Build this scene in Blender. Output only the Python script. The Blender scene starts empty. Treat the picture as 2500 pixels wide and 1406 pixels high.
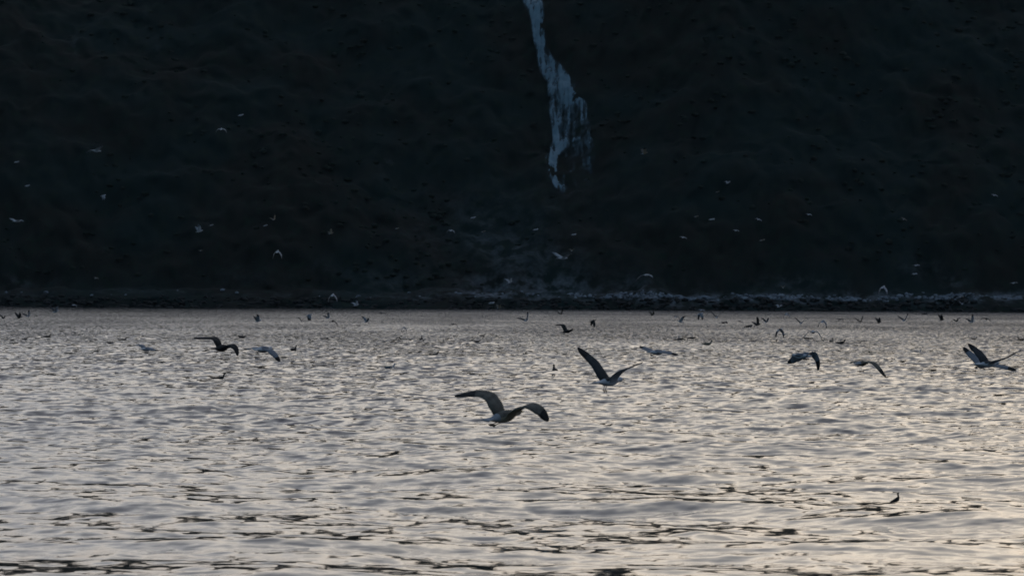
import bpy, math, random
import numpy as np
from mathutils import Vector, Matrix, Euler

sc = bpy.context.scene
COL = sc.collection

# ------------------------------------------------------------------ camera
CAM = Vector((0.0, 0.0, 2.8))
F = 200.0 / 36.0 * 2500.0                    # focal length in photo pixels
PITCH = 9.0 / F
ROLL = 0.0058
right = Vector((math.cos(ROLL), 0, math.sin(ROLL)))
fwd = Vector((0, math.cos(PITCH), math.sin(PITCH)))
up = right.cross(fwd).normalized()
right = fwd.cross(up).normalized()
cd = bpy.data.cameras.new("camera")
cd.lens = 200.0
cd.sensor_width = 36.0
cd.clip_start = 0.5
cd.clip_end = 20000.0
cd.dof.use_dof = True
cd.dof.focus_distance = 140.0
cd.dof.aperture_fstop = 10.0
cam = bpy.data.objects.new("camera", cd)
COL.objects.link(cam)
R = Matrix((right, up, -fwd)).transposed()
cam.matrix_world = Matrix.Translation(CAM) @ R.to_4x4()
sc.camera = cam

# ------------------------------------------------------------------ sky and sun
SUN_EL = math.radians(2.6)
SUN_AZ = math.radians(24.0)                  # to the right of straight ahead
SKY_STRENGTH = 0.05
w = bpy.data.worlds.new("World")
sc.world = w
w.use_nodes = True
nt = w.node_tree
for n in list(nt.nodes):
    nt.nodes.remove(n)
out = nt.nodes.new('ShaderNodeOutputWorld')
bg = nt.nodes.new('ShaderNodeBackground')
sky = nt.nodes.new('ShaderNodeTexSky')
sky.sky_type = 'NISHITA'
sky.sun_disc = False
sky.sun_elevation = SUN_EL
sky.sun_rotation = SUN_AZ
sky.air_density = 1.0
sky.dust_density = 2.5
sky.ozone_density = 2.0
bg.inputs['Strength'].default_value = SKY_STRENGTH
nt.links.new(sky.outputs[0], bg.inputs['Color'])
# thin high cloud in front of the clear sky: grey, and brighter towards the hidden sun
vtc = nt.nodes.new('ShaderNodeTexCoord')
vdot = nt.nodes.new('ShaderNodeVectorMath'); vdot.operation = 'DOT_PRODUCT'
nt.links.new(vtc.outputs['Generated'], vdot.inputs[0])
vdot.inputs[1].default_value = (math.sin(SUN_AZ) * math.cos(SUN_EL), math.cos(SUN_AZ) * math.cos(SUN_EL), math.sin(SUN_EL))
vr = nt.nodes.new('ShaderNodeMath'); vr.operation = 'ARCCOSINE'
nt.links.new(vdot.outputs['Value'], vr.inputs[0])
vdg = nt.nodes.new('ShaderNodeMath'); vdg.operation = 'DIVIDE'; vdg.inputs[1].default_value = math.pi
nt.links.new(vr.outputs[0], vdg.inputs[0])
vcr = nt.nodes.new('ShaderNodeValToRGB')
nt.links.new(vdg.outputs[0], vcr.inputs['Fac'])
el = vcr.color_ramp.elements
VEIL = [(0, (1.30, 1.18, 1.00)), (10, (1.19, 1.09, 0.95)), (17, (1.01, 0.94, 0.84)), (24, (0.73, 0.70, 0.67)), (31, (0.52, 0.525, 0.56)),
        (45, (0.39, 0.40, 0.49)), (75, (0.155, 0.19, 0.265)), (110, (0.064, 0.104, 0.152)), (180, (0.044, 0.084, 0.126))]
el[0].position = 0.0; el[0].color = (*VEIL[0][1], 1)
el[1].position = 1.0; el[1].color = (*VEIL[-1][1], 1)
for p, c in VEIL[1:-1]:
    e = el.new(p / 180.0); e.color = (*c, 1)
vn = nt.nodes.new('ShaderNodeTexNoise'); vn.inputs['Scale'].default_value = 3.0; vn.inputs['Detail'].default_value = 5
vm = nt.nodes.new('ShaderNodeMapping'); vm.inputs['Scale'].default_value = (1, 1, 4)
nt.links.new(vtc.outputs['Generated'], vm.inputs['Vector']); nt.links.new(vm.outputs[0], vn.inputs['Vector'])
vnr = nt.nodes.new('ShaderNodeMapRange'); vnr.inputs['From Min'].default_value = 0.3; vnr.inputs['From Max'].default_value = 0.7
vnr.inputs['To Min'].default_value = 0.85; vnr.inputs['To Max'].default_value = 1.15
nt.links.new(vn.outputs['Fac'], vnr.inputs['Value'])
veil = nt.nodes.new('ShaderNodeBackground')
nt.links.new(vcr.outputs['Color'], veil.inputs['Color']); nt.links.new(vnr.outputs[0], veil.inputs['Strength'])
addn = nt.nodes.new('ShaderNodeAddShader')
nt.links.new(bg.outputs[0], addn.inputs[0]); nt.links.new(veil.outputs[0], addn.inputs[1])
nt.links.new(addn.outputs[0], out.inputs['Surface'])

sd = bpy.data.lights.new("sun", 'SUN')
sd.energy = 2.0
sd.angle = math.radians(0.53)
sd.color = (1.0, 0.86, 0.70)
sun = bpy.data.objects.new("sun", sd)
COL.objects.link(sun)
sdir = Vector((math.sin(SUN_AZ) * math.cos(SUN_EL), math.cos(SUN_AZ) * math.cos(SUN_EL), math.sin(SUN_EL)))
sun.rotation_euler = (-sdir).to_track_quat('-Z', 'Y').to_euler()
sun.location = (0, 0, 60)

vs = sc.view_settings
vs.view_transform = 'Standard'
vs.look = 'None'
vs.exposure = 0.0
vs.gamma = 1.0
vs.use_curve_mapping = False
sc.render.engine = 'CYCLES'
sc.cycles.pixel_filter_type = 'BLACKMAN_HARRIS'
sc.cycles.filter_width = 1.7
sc.cycles.max_bounces = 6

# ------------------------------------------------------------------ helpers
def ray(px, py):
    """direction through a point of the picture, scaled so its forward part is 1"""
    return fwd + right * ((px - 1250.0) / F) - up * ((py - 703.0) / F)

def at(px, py, D):
    return CAM + ray(px, py) * D

def tag(o, label=None, cat=None, group=None, kind=None):
    if label: o['label'] = label
    if cat: o['category'] = cat
    if group: o['group'] = group
    if kind: o['kind'] = kind
    return o

def link(name, me, parent=None, loc=None):
    o = bpy.data.objects.new(name, me)
    COL.objects.link(o)
    if parent: o.parent = parent
    if loc is not None: o.location = loc
    return o

def mesh_np(name, V, Q, mats=(), smooth=True, matidx=None):
    """mesh from numpy verts (n,3) and faces (m,k) of one size k"""
    me = bpy.data.meshes.new(name)
    V = np.asarray(V, dtype=np.float32); Q = np.asarray(Q, dtype=np.int32)
    k = Q.shape[1]
    me.vertices.add(len(V)); me.vertices.foreach_set('co', V.ravel())
    me.loops.add(Q.size); me.loops.foreach_set('vertex_index', Q.ravel())
    me.polygons.add(len(Q))
    me.polygons.foreach_set('loop_start', np.arange(0, Q.size, k, dtype=np.int32))
    me.polygons.foreach_set('use_smooth', np.full(len(Q), smooth, dtype=bool))
    for m in mats: me.materials.append(m)
    if matidx is not None: me.polygons.foreach_set('material_index', np.asarray(matidx, dtype=np.int32))
    me.update(calc_edges=True)
    return me

def grid_faces(nr, nc):
    i = np.arange(nr - 1)[:, None] * nc + np.arange(nc - 1)[None, :]
    return np.stack([i, i + 1, i + nc + 1, i + nc], -1).reshape(-1, 4)

def vnoise(x, y, seed):
    """smooth lattice noise in -1..1"""
    rs = np.random.RandomState(seed)
    T = rs.uniform(-1, 1, (256, 256)).astype(np.float32)
    xi = np.floor(x).astype(np.int64); yi = np.floor(y).astype(np.int64)
    fx = x - xi; fy = y - yi
    fx = fx * fx * (3 - 2 * fx); fy = fy * fy * (3 - 2 * fy)
    a = T[xi & 255, yi & 255]; b = T[(xi + 1) & 255, yi & 255]
    c = T[xi & 255, (yi + 1) & 255]; d = T[(xi + 1) & 255, (yi + 1) & 255]
    return (a * (1 - fx) + b * fx) * (1 - fy) + (c * (1 - fx) + d * fx) * fy

def fbm(x, y, seed, octaves=5, gain=0.5):
    s = 0; a = 1.0; f = 1.0
    for k in range(octaves):
        s = s + a * vnoise(x * f + 17.3 * k, y * f - 9.1 * k, seed + k)
        a *= gain; f *= 2.03
    return s

def mat(name, rgb, rough=0.9, spec=0.3, var=0.0, scale=8.0, rgb2=None):
    """principled material whose colour wanders between two tones with noise"""
    m = bpy.data.materials.new(name); m.use_nodes = True
    t = m.node_tree; b = t.nodes['Principled BSDF']
    b.inputs['Roughness'].default_value = rough
    b.inputs['Specular IOR Level'].default_value = spec
    if rgb2 is None and var:
        rgb2 = tuple(c * (1 - var) for c in rgb)
    if rgb2 is None:
        b.inputs['Base Color'].default_value = (*rgb, 1)
        return m
    tc = t.nodes.new('ShaderNodeTexCoord'); nz = t.nodes.new('ShaderNodeTexNoise')
    nz.inputs['Scale'].default_value = scale; nz.inputs['Detail'].default_value = 5
    mx = t.nodes.new('ShaderNodeMix'); mx.data_type = 'RGBA'
    rp = t.nodes.new('ShaderNodeMapRange')
    rp.inputs['From Min'].default_value = 0.35; rp.inputs['From Max'].default_value = 0.65
    t.links.new(tc.outputs['Object'], nz.inputs['Vector'])
    t.links.new(nz.outputs['Fac'], rp.inputs['Value'])
    t.links.new(rp.outputs[0], mx.inputs['Factor'])
    mx.inputs[6].default_value = (*rgb, 1); mx.inputs[7].default_value = (*rgb2, 1)
    t.links.new(mx.outputs[2], b.inputs['Base Color'])
    return m

# ------------------------------------------------------------------ water
def wave_tile(N, L, lp, hs, seed, wind, spread=1.0, lmin=0.2, kpow=4.0, iso=0.12):
    """height, slopes and sideways shift of a wind-sea tile of side L"""
    rs = np.random.RandomState(seed)
    k1 = np.fft.fftfreq(N, L / N) * 2 * np.pi
    kx, ky = np.meshgrid(k1, k1, indexing='ij')
    k = np.hypot(kx, ky); k[0, 0] = 1
    kp = 2 * np.pi / lp
    S = k ** (-kpow) * np.exp(-1.25 * (kp / k) ** 2) * np.exp(-(k * lmin / 6.28) ** 2)
    th = np.arctan2(ky, kx) - wind
    S = S * (np.abs(np.cos(th)) ** (2 * spread) + iso)
    S[0, 0] = 0
    A = np.sqrt(S) * (rs.normal(size=(N, N)) + 1j * rs.normal(size=(N, N)))
    h = np.fft.ifft2(A)
    sc_ = hs / np.std(h.real)
    A = A * sc_
    f = lambda B: np.fft.ifft2(B).real.astype(np.float32)
    return dict(N=N, L=L, h=f(A), sx=f(1j * kx * A), sy=f(1j * ky * A), dx=f(1j * kx / k * A), dy=f(1j * ky / k * A))

def sample(T, key, x, y):
    N = T['N']; u = np.mod(x / T['L'], 1.0) * N; v = np.mod(y / T['L'], 1.0) * N
    i = np.floor(u).astype(np.int64); j = np.floor(v).astype(np.int64)
    fu = (u - i).astype(np.float32); fv = (v - j).astype(np.float32)
    i %= N; j %= N; i2 = (i + 1) % N; j2 = (j + 1) % N
    G = T[key]
    return (G[i, j] * (1 - fu) + G[i2, j] * fu) * (1 - fv) + (G[i, j2] * (1 - fu) + G[i2, j2] * fu) * fv

WIND = math.radians(76)
tiles = [
    (wave_tile(1024, 53.0, 1.9, 0.0148, 3, WIND, 0.6, 0.30, iso=0.45), 0.0),
    (wave_tile(1024, 31.1, 0.85, 0.0050, 5, WIND - 0.5, 0.5, 0.2, iso=0.6), 0.61),
    (wave_tile(512, 211.0, 9.0, 0.050, 8, WIND + 0.3, 1.5, 1.6), -0.37),
]

ys = [-400., -250., -150., -90., -50., -20., 0., 14., 24., 31., 36.]
y = 38.0
while y < 1010:
    ys.append(y)
    y += 0.068 * (max(y, 46.) / 50.) ** 1.3
ys += [1030., 1080., 1200.]
ys = np.array(ys)
NC = 560
cu = np.linspace(-1, 1, NC)
outer = np.array([1.15, 1.4, 1.8, 2.5, 3.7, 5.5, 9., 15., 25.])
cu = np.concatenate([-outer[::-1], cu, outer])
Y = np.repeat(ys[:, None], len(cu), 1)
hw = 0.103 * np.clip(Y, 38, None) + 2.5
X = cu[None, :] * hw
X = np.where(np.abs(cu)[None, :] > 1.01, np.sign(cu)[None, :] * (hw + (np.abs(cu)[None, :] - 1) * 75.), X)
amp = np.clip(1.25 - np.abs(cu), 0, 1)[None, :] / 0.25
amp = np.clip(amp, 0, 1) * np.clip((Y - 34) / 4, 0, 1) * np.clip((1010 - Y) / 5, 0, 1)
far = 1.0 - 0.75 * np.clip((Y - 120) / 380, 0, 1)
near = 0.50 + 0.50 * np.clip((Y - 55) / 65, 0, 1)
H = np.zeros_like(X); SX = np.zeros_like(X); SY = np.zeros_like(X); DX = np.zeros_like(X); DY = np.zeros_like(X)
for T, rot in tiles:
    c, s = math.cos(rot), math.sin(rot)
    u = c * X + s * Y + 11.0; v = -s * X + c * Y + 5.0
    g = near if T['L'] < 100 else 1.0
    H += sample(T, 'h', u, v) * g
    a, b = sample(T, 'sx', u, v) * g, sample(T, 'sy', u, v) * g
    SX += c * a - s * b; SY += s * a + c * b
    a, b = sample(T, 'dx', u, v), sample(T, 'dy', u, v)
    DX += c * a - s * b; DY += s * a + c * b
CH = 0.75
# slope tilt added to brighten far water, most at right, and darken near water
LEAN = 0.135 * np.clip((Y - 100) / 330, 0, 1) * (1.0 + 0.55 * np.clip(X / 40, -1, 1)) - 0.034 * np.clip((100 - Y) / 46, 0, 1)
SX *= far; SY *= far; H = H * far
V = np.stack([X + CH * DX * amp, Y + CH * DY * amp, H * amp], -1).reshape(-1, 3)

wm = bpy.data.materials.new("sea_water"); wm.use_nodes = True
t = wm.node_tree; b = t.nodes['Principled BSDF']
b.inputs['Base Color'].default_value = (0.006, 0.011, 0.012, 1)
b.inputs['Roughness'].default_value = 0.05
b.inputs['IOR'].default_value = 1.33
def N_(t, ty): return t.nodes.new(ty)
at_ = N_(t, 'ShaderNodeAttribute'); at_.attribute_name = 'slope'
geo = N_(t, 'ShaderNodeNewGeometry')
def ripples(scale, amount, stretch=(1, 1, 1), detail=2.0, w_=0.0):
    mp = N_(t, 'ShaderNodeMapping'); mp.inputs['Scale'].default_value = stretch
    mp.inputs['Rotation'].default_value = (0, 0, w_)
    t.links.new(geo.outputs['Position'], mp.inputs['Vector'])
    nz = N_(t, 'ShaderNodeTexNoise'); nz.noise_dimensions = '2D'
    nz.inputs['Scale'].default_value = scale; nz.inputs['Detail'].default_value = detail
    nz.inputs['Roughness'].default_value = 0.55
    t.links.new(mp.outputs[0], nz.inputs['Vector'])
    sb = N_(t, 'ShaderNodeVectorMath'); sb.operation = 'SUBTRACT'
    t.links.new(nz.outputs['Color'], sb.inputs[0]); sb.inputs[1].default_value = (0.5, 0.5, 0.5)
    ml = N_(t, 'ShaderNodeVectorMath'); ml.operation = 'MULTIPLY'
    t.links.new(sb.outputs[0], ml.inputs[0]); ml.inputs[1].default_value = (amount, amount, 0)
    return ml.outputs[0]
def vadd(a, c):
    n = N_(t, 'ShaderNodeVectorMath'); n.operation = 'ADD'
    t.links.new(a, n.inputs[0]); t.links.new(c, n.inputs[1]); return n.outputs[0]
# fine ripples, stronger and weaker in wind patches tens of metres wide
fine = vadd(ripples(2.2, 0.20, (1, 0.75, 1), 1.0, 0.3), ripples(8.0, 0.04, (1, 1, 1), 1.0))
pt = N_(t, 'ShaderNodeTexNoise'); pt.noise_dimensions = '2D'
pm = N_(t, 'ShaderNodeMapping'); pm.inputs['Scale'].default_value = (0.07, 0.016, 1)
t.links.new(geo.outputs['Position'], pm.inputs['Vector']); t.links.new(pm.outputs[0], pt.inputs['Vector'])
pt.inputs['Scale'].default_value = 1.0; pt.inputs['Detail'].default_value = 4
pr = N_(t, 'ShaderNodeMapRange'); t.links.new(pt.outputs['Fac'], pr.inputs['Value'])
pr.inputs['From Min'].default_value = 0.35; pr.inputs['From Max'].default_value = 0.65
pr.inputs['To Min'].default_value = 0.55; pr.inputs['To Max'].default_value = 1.4
# calmer in the lee near the viewer, ruffled out on the open water
sx_ = N_(t, 'ShaderNodeSeparateXYZ'); t.links.new(geo.outputs['Position'], sx_.inputs[0])
po = N_(t, 'ShaderNodeMapRange'); t.links.new(sx_.outputs['Y'], po.inputs['Value'])
po.inputs['From Min'].default_value = 50; po.inputs['From Max'].default_value = 420
po.inputs['To Min'].default_value = 1.15; po.inputs['To Max'].default_value = 6.0
pq = N_(t, 'ShaderNodeMath'); pq.operation = 'MULTIPLY'
t.links.new(po.outputs[0], pq.inputs[0]); t.links.new(pr.outputs[0], pq.inputs[1])
px_ = N_(t, 'ShaderNodeMapRange'); t.links.new(sx_.outputs['X'], px_.inputs['Value'])
px_.inputs['From Min'].default_value = -45; px_.inputs['From Max'].default_value = 45
px_.inputs['To Min'].default_value = 0.8; px_.inputs['To Max'].default_value = 1.35
pq2 = N_(t, 'ShaderNodeMath'); pq2.operation = 'MULTIPLY'
t.links.new(pq.outputs[0], pq2.inputs[0]); t.links.new(px_.outputs[0], pq2.inputs[1]); pq = pq2
sca = N_(t, 'ShaderNodeVectorMath'); sca.operation = 'SCALE'
t.links.new(fine, sca.inputs[0]); t.links.new(pq.outputs[0], sca.inputs['Scale'])
neg = N_(t, 'ShaderNodeVectorMath'); neg.operation = 'SUBTRACT'
neg.inputs[0].default_value = (0, 0, 1)
t.links.new(vadd(at_.outputs['Vector'], sca.outputs[0]), neg.inputs[1])
nrm = N_(t, 'ShaderNodeVectorMath'); nrm.operation = 'NORMALIZE'
t.links.new(neg.outputs[0], nrm.inputs[0]); t.links.new(nrm.outputs[0], b.inputs['Normal'])

me = mesh_np("water", V, grid_faces(len(ys), len(cu)), [wm])
sa = me.attributes.new('slope', 'FLOAT_VECTOR', 'POINT')
sa.data.foreach_set('vector', np.stack([SX * amp, (SY + LEAN) * amp, 0 * SX], -1).astype(np.float32).ravel())
tag(link("water", me), kind='structure')
print("water verts", len(V), "slopes", [(float(T["sx"].std()),float(T["sy"].std())) for T,_ in tiles])

# ------------------------------------------------------------------ far shore
SHORE = 900.0
HAZE = 0.00002
HILL_TOP = 68.0
def terrain_z(x, s):
    """height of the far shore at x, s metres inland from the waterline"""
    wob = 1.5 * fbm(x / 45.0, x * 0, 71, 3)
    e = np.clip(s - 1.0 - 0.0 * wob, 0, None)
    beach = 1.5 * (1 - np.exp(-np.clip(s, 0, None) / 3.0)) + 0.22 * np.clip(s, 0, 14)
    rise = 0.85 * np.clip(s - 8.0 + wob, 0, None)
    top = HILL_TOP * (1 + 0.05 * np.sin(x / 260.0 + 0.8) + 0.03 * np.sin(x / 97.0))
    rise = rise / (1 + (rise / top) ** 5) ** 0.2
    big = 5.0 * fbm(x / 42.0, s / 42.0, 21, 3) * np.clip((s - 6) / 25, 0, 1)
    med = 0.9 * fbm(x / 4.5, s / 4.5, 31, 4) * np.clip(s / 9, 0.10, 1)
    return beach + rise + big + med + np.where(s < 0, s * 0.3, 0)

xs_in = np.arange(-125, 125.01, 0.5)
xo = []; x_ = 125.0; st = 1.0
while x_ < 2600: st *= 1.18; x_ += st; xo.append(x_)
xo = np.array(xo)
tx = np.concatenate([-xo[::-1], xs_in, xo])
ts = list(np.arange(-4, 4, 0.3)) + list(np.arange(4, 85, 0.5))
s_ = 85.0; st = 0.8
while s_ < 900: st *= 1.15; s_ += st; ts.append(s_)
ts = np.array(ts)
TX, TS = np.meshgrid(tx, ts)
TZ = terrain_z(TX, TS)
TY = SHORE + TS + 0.9 * fbm(TX / 3.0, TS / 3.0, 51, 3)

def pix_of(x, y, z):
    """photo pixel of world points"""
    d = np.stack([x, y, z - CAM.z], -1)
    dep = d @ np.array(fwd)
    return 1250 + F * (d @ np.array(right)) / dep, 703 - F * (d @ np.array(up)) / dep

hm = bpy.data.materials.new("hillside_heath"); hm.use_nodes = True
t = hm.node_tree; b = t.nodes['Principled BSDF']
b.inputs['Roughness'].default_value = 0.95; b.inputs['Specular IOR Level'].default_value = 0.1
geo = N_(t, 'ShaderNodeNewGeometry')
def noise(scale, detail=5, dims=None):
    nz = N_(t, 'ShaderNodeTexNoise'); nz.inputs['Scale'].default_value = scale; nz.inputs['Detail'].default_value = detail
    t.links.new(geo.outputs['Position'], nz.inputs['Vector']); return nz.outputs['Fac']
def rng(v, a, c, lo=0.0, hi=1.0):
    r = N_(t, 'ShaderNodeMapRange'); t.links.new(v, r.inputs['Value'])
    r.inputs['From Min'].default_value = a; r.inputs['From Max'].default_value = c
    r.inputs['To Min'].default_value = lo; r.inputs['To Max'].default_value = hi
    return r.outputs[0]
def mix(f, a, c):
    m = N_(t, 'ShaderNodeMix'); m.data_type = 'RGBA'; t.links.new(f, m.inputs['Factor'])
    for k, v in ((6, a), (7, c)):
        if isinstance(v, tuple): m.inputs[k].default_value = (*v, 1)
        else: t.links.new(v, m.inputs[k])
    return m.outputs[2]
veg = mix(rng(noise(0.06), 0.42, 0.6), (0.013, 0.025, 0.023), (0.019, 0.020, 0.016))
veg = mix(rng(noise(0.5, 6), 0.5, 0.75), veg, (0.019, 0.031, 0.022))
ra = N_(t, 'ShaderNodeAttribute'); ra.attribute_name = 'bare'
rn = N_(t, 'ShaderNodeMath'); rn.operation = 'MULTIPLY'
t.links.new(ra.outputs['Fac'], rn.inputs[0]); t.links.new(rng(noise(0.55, 7), 0.42, 0.58), rn.inputs[1])
rockc = mix(rng(noise(1.6, 4), 0.4, 0.65), (0.15, 0.17, 0.19), (0.28, 0.30, 0.33))
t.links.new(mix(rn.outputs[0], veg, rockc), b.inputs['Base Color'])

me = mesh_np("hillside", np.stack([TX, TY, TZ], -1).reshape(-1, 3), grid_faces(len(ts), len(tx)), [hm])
PX, PY = pix_of(TX, TY, TZ)
# bare ground: a band of pale shore stones and a few scree patches
def gauss(cx, cy, rx, ry): return np.exp(-((PX - cx) / rx) ** 2 - ((PY - cy) / ry) ** 2)
ZZ = TZ + 0.5 * fbm(TX / 7, TS / 7, 61, 3)
wdt = 0.35 + 0.65 * np.clip((PX - 900) / 700, 0, 1)
band = np.exp(-((TZ - 2.0 - 0.5 * fbm(TX / 9, TX * 0, 63, 3)) / (0.50 * wdt + 0.20)) ** 2) * np.clip((PX - 700) / 900, 0.12, 1.0)
bare = band + 0.55 * gauss(1330, 700, 260, 26) + 0.3 * gauss(1250, 630, 50, 45) + 0.28 * gauss(2245, 655, 40, 26)
bare += 0.26 * gauss(2330, 690, 30, 12) + 0.25 * gauss(1950, 690, 120, 14) + 0.3 * gauss(940, 398, 24, 6) + 0.16 * gauss(800, 680, 260, 26) + 0.16 * gauss(60, 690, 100, 16) + 0.14 * gauss(183, 120, 7, 50) + 0.14 * gauss(352, 30, 9, 32) + 0.10 * gauss(385, 110, 8, 30)
bare += 0.12 * gauss(935, 430, 22, 22) + 0.16 * gauss(1230, 540, 210, 70) + 0.14 * gauss(1290, 640, 200, 60)
bare = np.clip(bare * (0.75 + 0.5 * fbm(TX / 5, TS / 5, 64, 4)), 0, 1)
ba = me.attributes.new('bare', 'FLOAT', 'POINT')
ba.data.foreach_set('value', bare.astype(np.float32).ravel())
tag(link("hillside", me), kind='structure')

# ------------------------------------------------------------------ blobs: shrubs and stones
def ico(level=1):
    import bmesh
    bm = bmesh.new(); bmesh.ops.create_icosphere(bm, subdivisions=level, radius=1.0)
    v = np.array([q.co[:] for q in bm.verts]); f = np.array([[q.index for q in p.verts] for p in bm.faces])
    bm.free(); return v, f

def blobs(name, P, S, level, seed, m, rough=0.3, smooth=True):
    rs = np.random.RandomState(seed)
    v, f = ico(level); n = len(P)
    VV = np.repeat(v[None], n, 0) * (1 + rough * rs.normal(size=(n, len(v), 1)))
    a = rs.uniform(0, 6.28, n); c, s = np.cos(a)[:, None], np.sin(a)[:, None]
    VV = VV * S[:, None, :]
    VV = np.stack([c * VV[..., 0] - s * VV[..., 1], s * VV[..., 0] + c * VV[..., 1], VV[..., 2]], -1) + P[:, None, :]
    FF = f[None] + (np.arange(n) * len(v))[:, None, None]
    return mesh_np(name, VV.reshape(-1, 3), FF.reshape(-1, 3), [m], smooth)

def ground(x, s):
    return terrain_z(x, s)

rs = np.random.RandomState(44)
# shrubs and low birch in clumps over the slope
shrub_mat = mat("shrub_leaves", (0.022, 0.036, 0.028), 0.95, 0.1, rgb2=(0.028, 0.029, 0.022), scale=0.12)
n = 4200
gx = rs.uniform(-120, 120, n); gs = 10 + 78 * rs.uniform(0, 1, n)
dens = fbm(gx / 16, gs / 11, 91, 4)
keep = dens + rs.uniform(-0.7, 0.7, n) > 0.05
gx, gs = gx[keep], gs[keep]
gz = ground(gx, gs)
qx, qy = pix_of(gx, SHORE + gs, gz)
fall_x = np.interp(qy, [0, 100, 200, 300, 400, 470], [1303, 1318, 1358, 1385, 1390, 1375])
keep = (np.abs(qx - fall_x) > 52) | (qy > 480)
gx, gs, gz = gx[keep], gs[keep], gz[keep]
r = rs.uniform(0.25, 0.75, len(gx))
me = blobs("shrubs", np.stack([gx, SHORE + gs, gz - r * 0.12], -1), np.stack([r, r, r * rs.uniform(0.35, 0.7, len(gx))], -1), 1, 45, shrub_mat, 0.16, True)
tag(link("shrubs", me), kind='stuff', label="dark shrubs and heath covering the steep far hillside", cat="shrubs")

# stones along the far shore: dark and weedy at the water, pale above
pale = mat("pale_shore_stone", (0.34, 0.38, 0.43), 0.9, 0.2, rgb2=(0.17, 0.19, 0.22), scale=0.8)
n = 3000
gx = rs.uniform(-118, 118, n); gs = rs.normal(4.3, 0.55, n)
prob = 0.04 + 0.9 * np.clip((gx + 12) / 40, 0, 1)
keep = (rs.uniform(size=n) < prob * (0.62 + 0.75 * fbm(gx / 7, gx * 0, 93, 3))) & (gs > 2.9)
gx, gs = gx[keep], gs[keep]
r = rs.uniform(0.10, 0.34, len(gx))
me = blobs("shore_stones", np.stack([gx, SHORE + gs, ground(gx, gs) + r * 0.2], -1), np.stack([r * 1.5, r, r * 0.7], -1), 1, 46, pale, 0.22, False)
tag(link("shore_stones", me), kind='stuff', label="pale stones strewn along the far shore", cat="stones")
wet = mat("wet_dark_stone", (0.012, 0.015, 0.015), 0.7, 0.2, rgb2=(0.020, 0.021, 0.019), scale=0.8)
n = 1500
gx = rs.uniform(-118, 118, n); gs = rs.uniform(-0.8, 3.0, n)
r = rs.uniform(0.15, 0.55, n)
me = blobs("tideline_rocks", np.stack([gx, SHORE + gs, ground(gx, gs) + r * 0.1], -1), np.stack([r * 1.5, r, r * 0.7], -1), 1, 47, wet, 0.22, False)
tag(link("tideline_rocks", me), kind='stuff', label="dark wet rocks along the waterline below the pale stones", cat="rocks")

# ------------------------------------------------------------------ waterfall
def seg_mask(qx, qy, line):
    """line: (px, py, half width, strength) nodes; returns the strongest strand at each pixel"""
    o = np.zeros_like(qx)
    for (x0, y0, w0, a0), (x1, y1, w1, a1) in zip(line[:-1], line[1:]):
        dx, dy = x1 - x0, y1 - y0
        u = np.clip(((qx - x0) * dx + (qy - y0) * dy) / (dx * dx + dy * dy), 0, 1)
        d = np.hypot(qx - x0 - u * dx, qy - y0 - u * dy)
        ww = w0 + u * (w1 - w0); aa = a0 + u * (a1 - a0)
        o = np.maximum(o, aa * np.clip(1.35 - (d / ww) ** 2, 0, 1))
    return o
STRANDS = [
    [(1290, -160, 22, .8), (1292, -60, 22, .85), (1298, 0, 25, .9), (1310, 40, 18, .95), (1315, 95, 15, 1.0), (1321, 120, 16, 1.1), (1330, 150, 20, .95), (1345, 180, 26, .85)],
    [(1340, 160, 18, .85), (1352, 200, 16, .7), (1345, 240, 10, .7), (1350, 290, 9, .75), (1358, 345, 10, .85), (1352, 375, 12, .8), (1348, 410, 12, 1.0), (1352, 440, 10, .95), (1362, 462, 9, .6), (1376, 466, 6, .3)],
    [(1350, 170, 20, .8), (1375, 205, 20, .85), (1385, 245, 18, .75), (1388, 285, 14, .5), (1385, 325, 14, .45), (1372, 362, 13, .7), (1350, 385, 12, .7)],
    [(1395, 240, 16, .5), (1425, 265, 12, .5), (1424, 320, 10, .52), (1438, 350, 12, .52), (1446, 385, 9, .48), (1440, 420, 8, .4)],
    [(1385, 355, 6, .5), (1410, 345, 6, .55), (1430, 348, 6, .4)],
    [(1352, 432, 7, .55), (1378, 436, 6, .45), (1398, 424, 6, .4)],
    [(1336, 403, 7, .4), (1348, 398, 7, .5)],
    [(1415, 345, 7, .4), (1422, 385, 7, .3), (1424, 442, 8, .5)],
    [(1360, 200, 14, .5), (1365, 340, 14, .45)],
    [(1385, 225, 34, .30), (1398, 300, 42, .36), (1402, 350, 46, .32), (1418, 400, 34, .28), (1422, 445, 26, .24)],
    [(1342, 395, 14, .35), (1352, 440, 16, .35), (1372, 462, 20, .3)],
]
fx = np.arange(-2, 17, 0.11); fs = np.arange(16, 96, 0.12)
FX, FS = np.meshgrid(fx, fs)
FZ = ground(FX, FS)
QX, QY = pix_of(FX, SHORE + FS, FZ)
M = np.zeros_like(QX)
for st in STRANDS: M = np.maximum(M, seg_mask(QX, QY, st))
M = M * (1 + 0.55 * fbm(FX / 0.42, FS / 3.0, 101, 4) + 0.30 * fbm(FX / 1.6, FS / 1.6, 103, 3)) + 0.16 * fbm(FX / 0.2, FS / 0.3, 105, 2)
FZ2 = FZ + 0.35 + 0.25 * np.clip(M, 0, 1) + 0.10 * fbm(FX / 0.3, FS / 1.3, 102, 3)
Fc = grid_faces(len(fs), len(fx))
mf = M.ravel()[Fc].mean(1)
Fc = Fc[mf > 0.16]
used, inv = np.unique(Fc, return_inverse=True)
VV = np.stack([FX, SHORE + FS - 0.25, FZ2], -1).reshape(-1, 3)[used]
fm = bpy.data.materials.new("falling_water"); fm.use_nodes = True
t = fm.node_tree; b = t.nodes['Principled BSDF']
b.inputs['Roughness'].default_value = 0.6; b.inputs['Specular IOR Level'].default_value = 0.3
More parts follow.
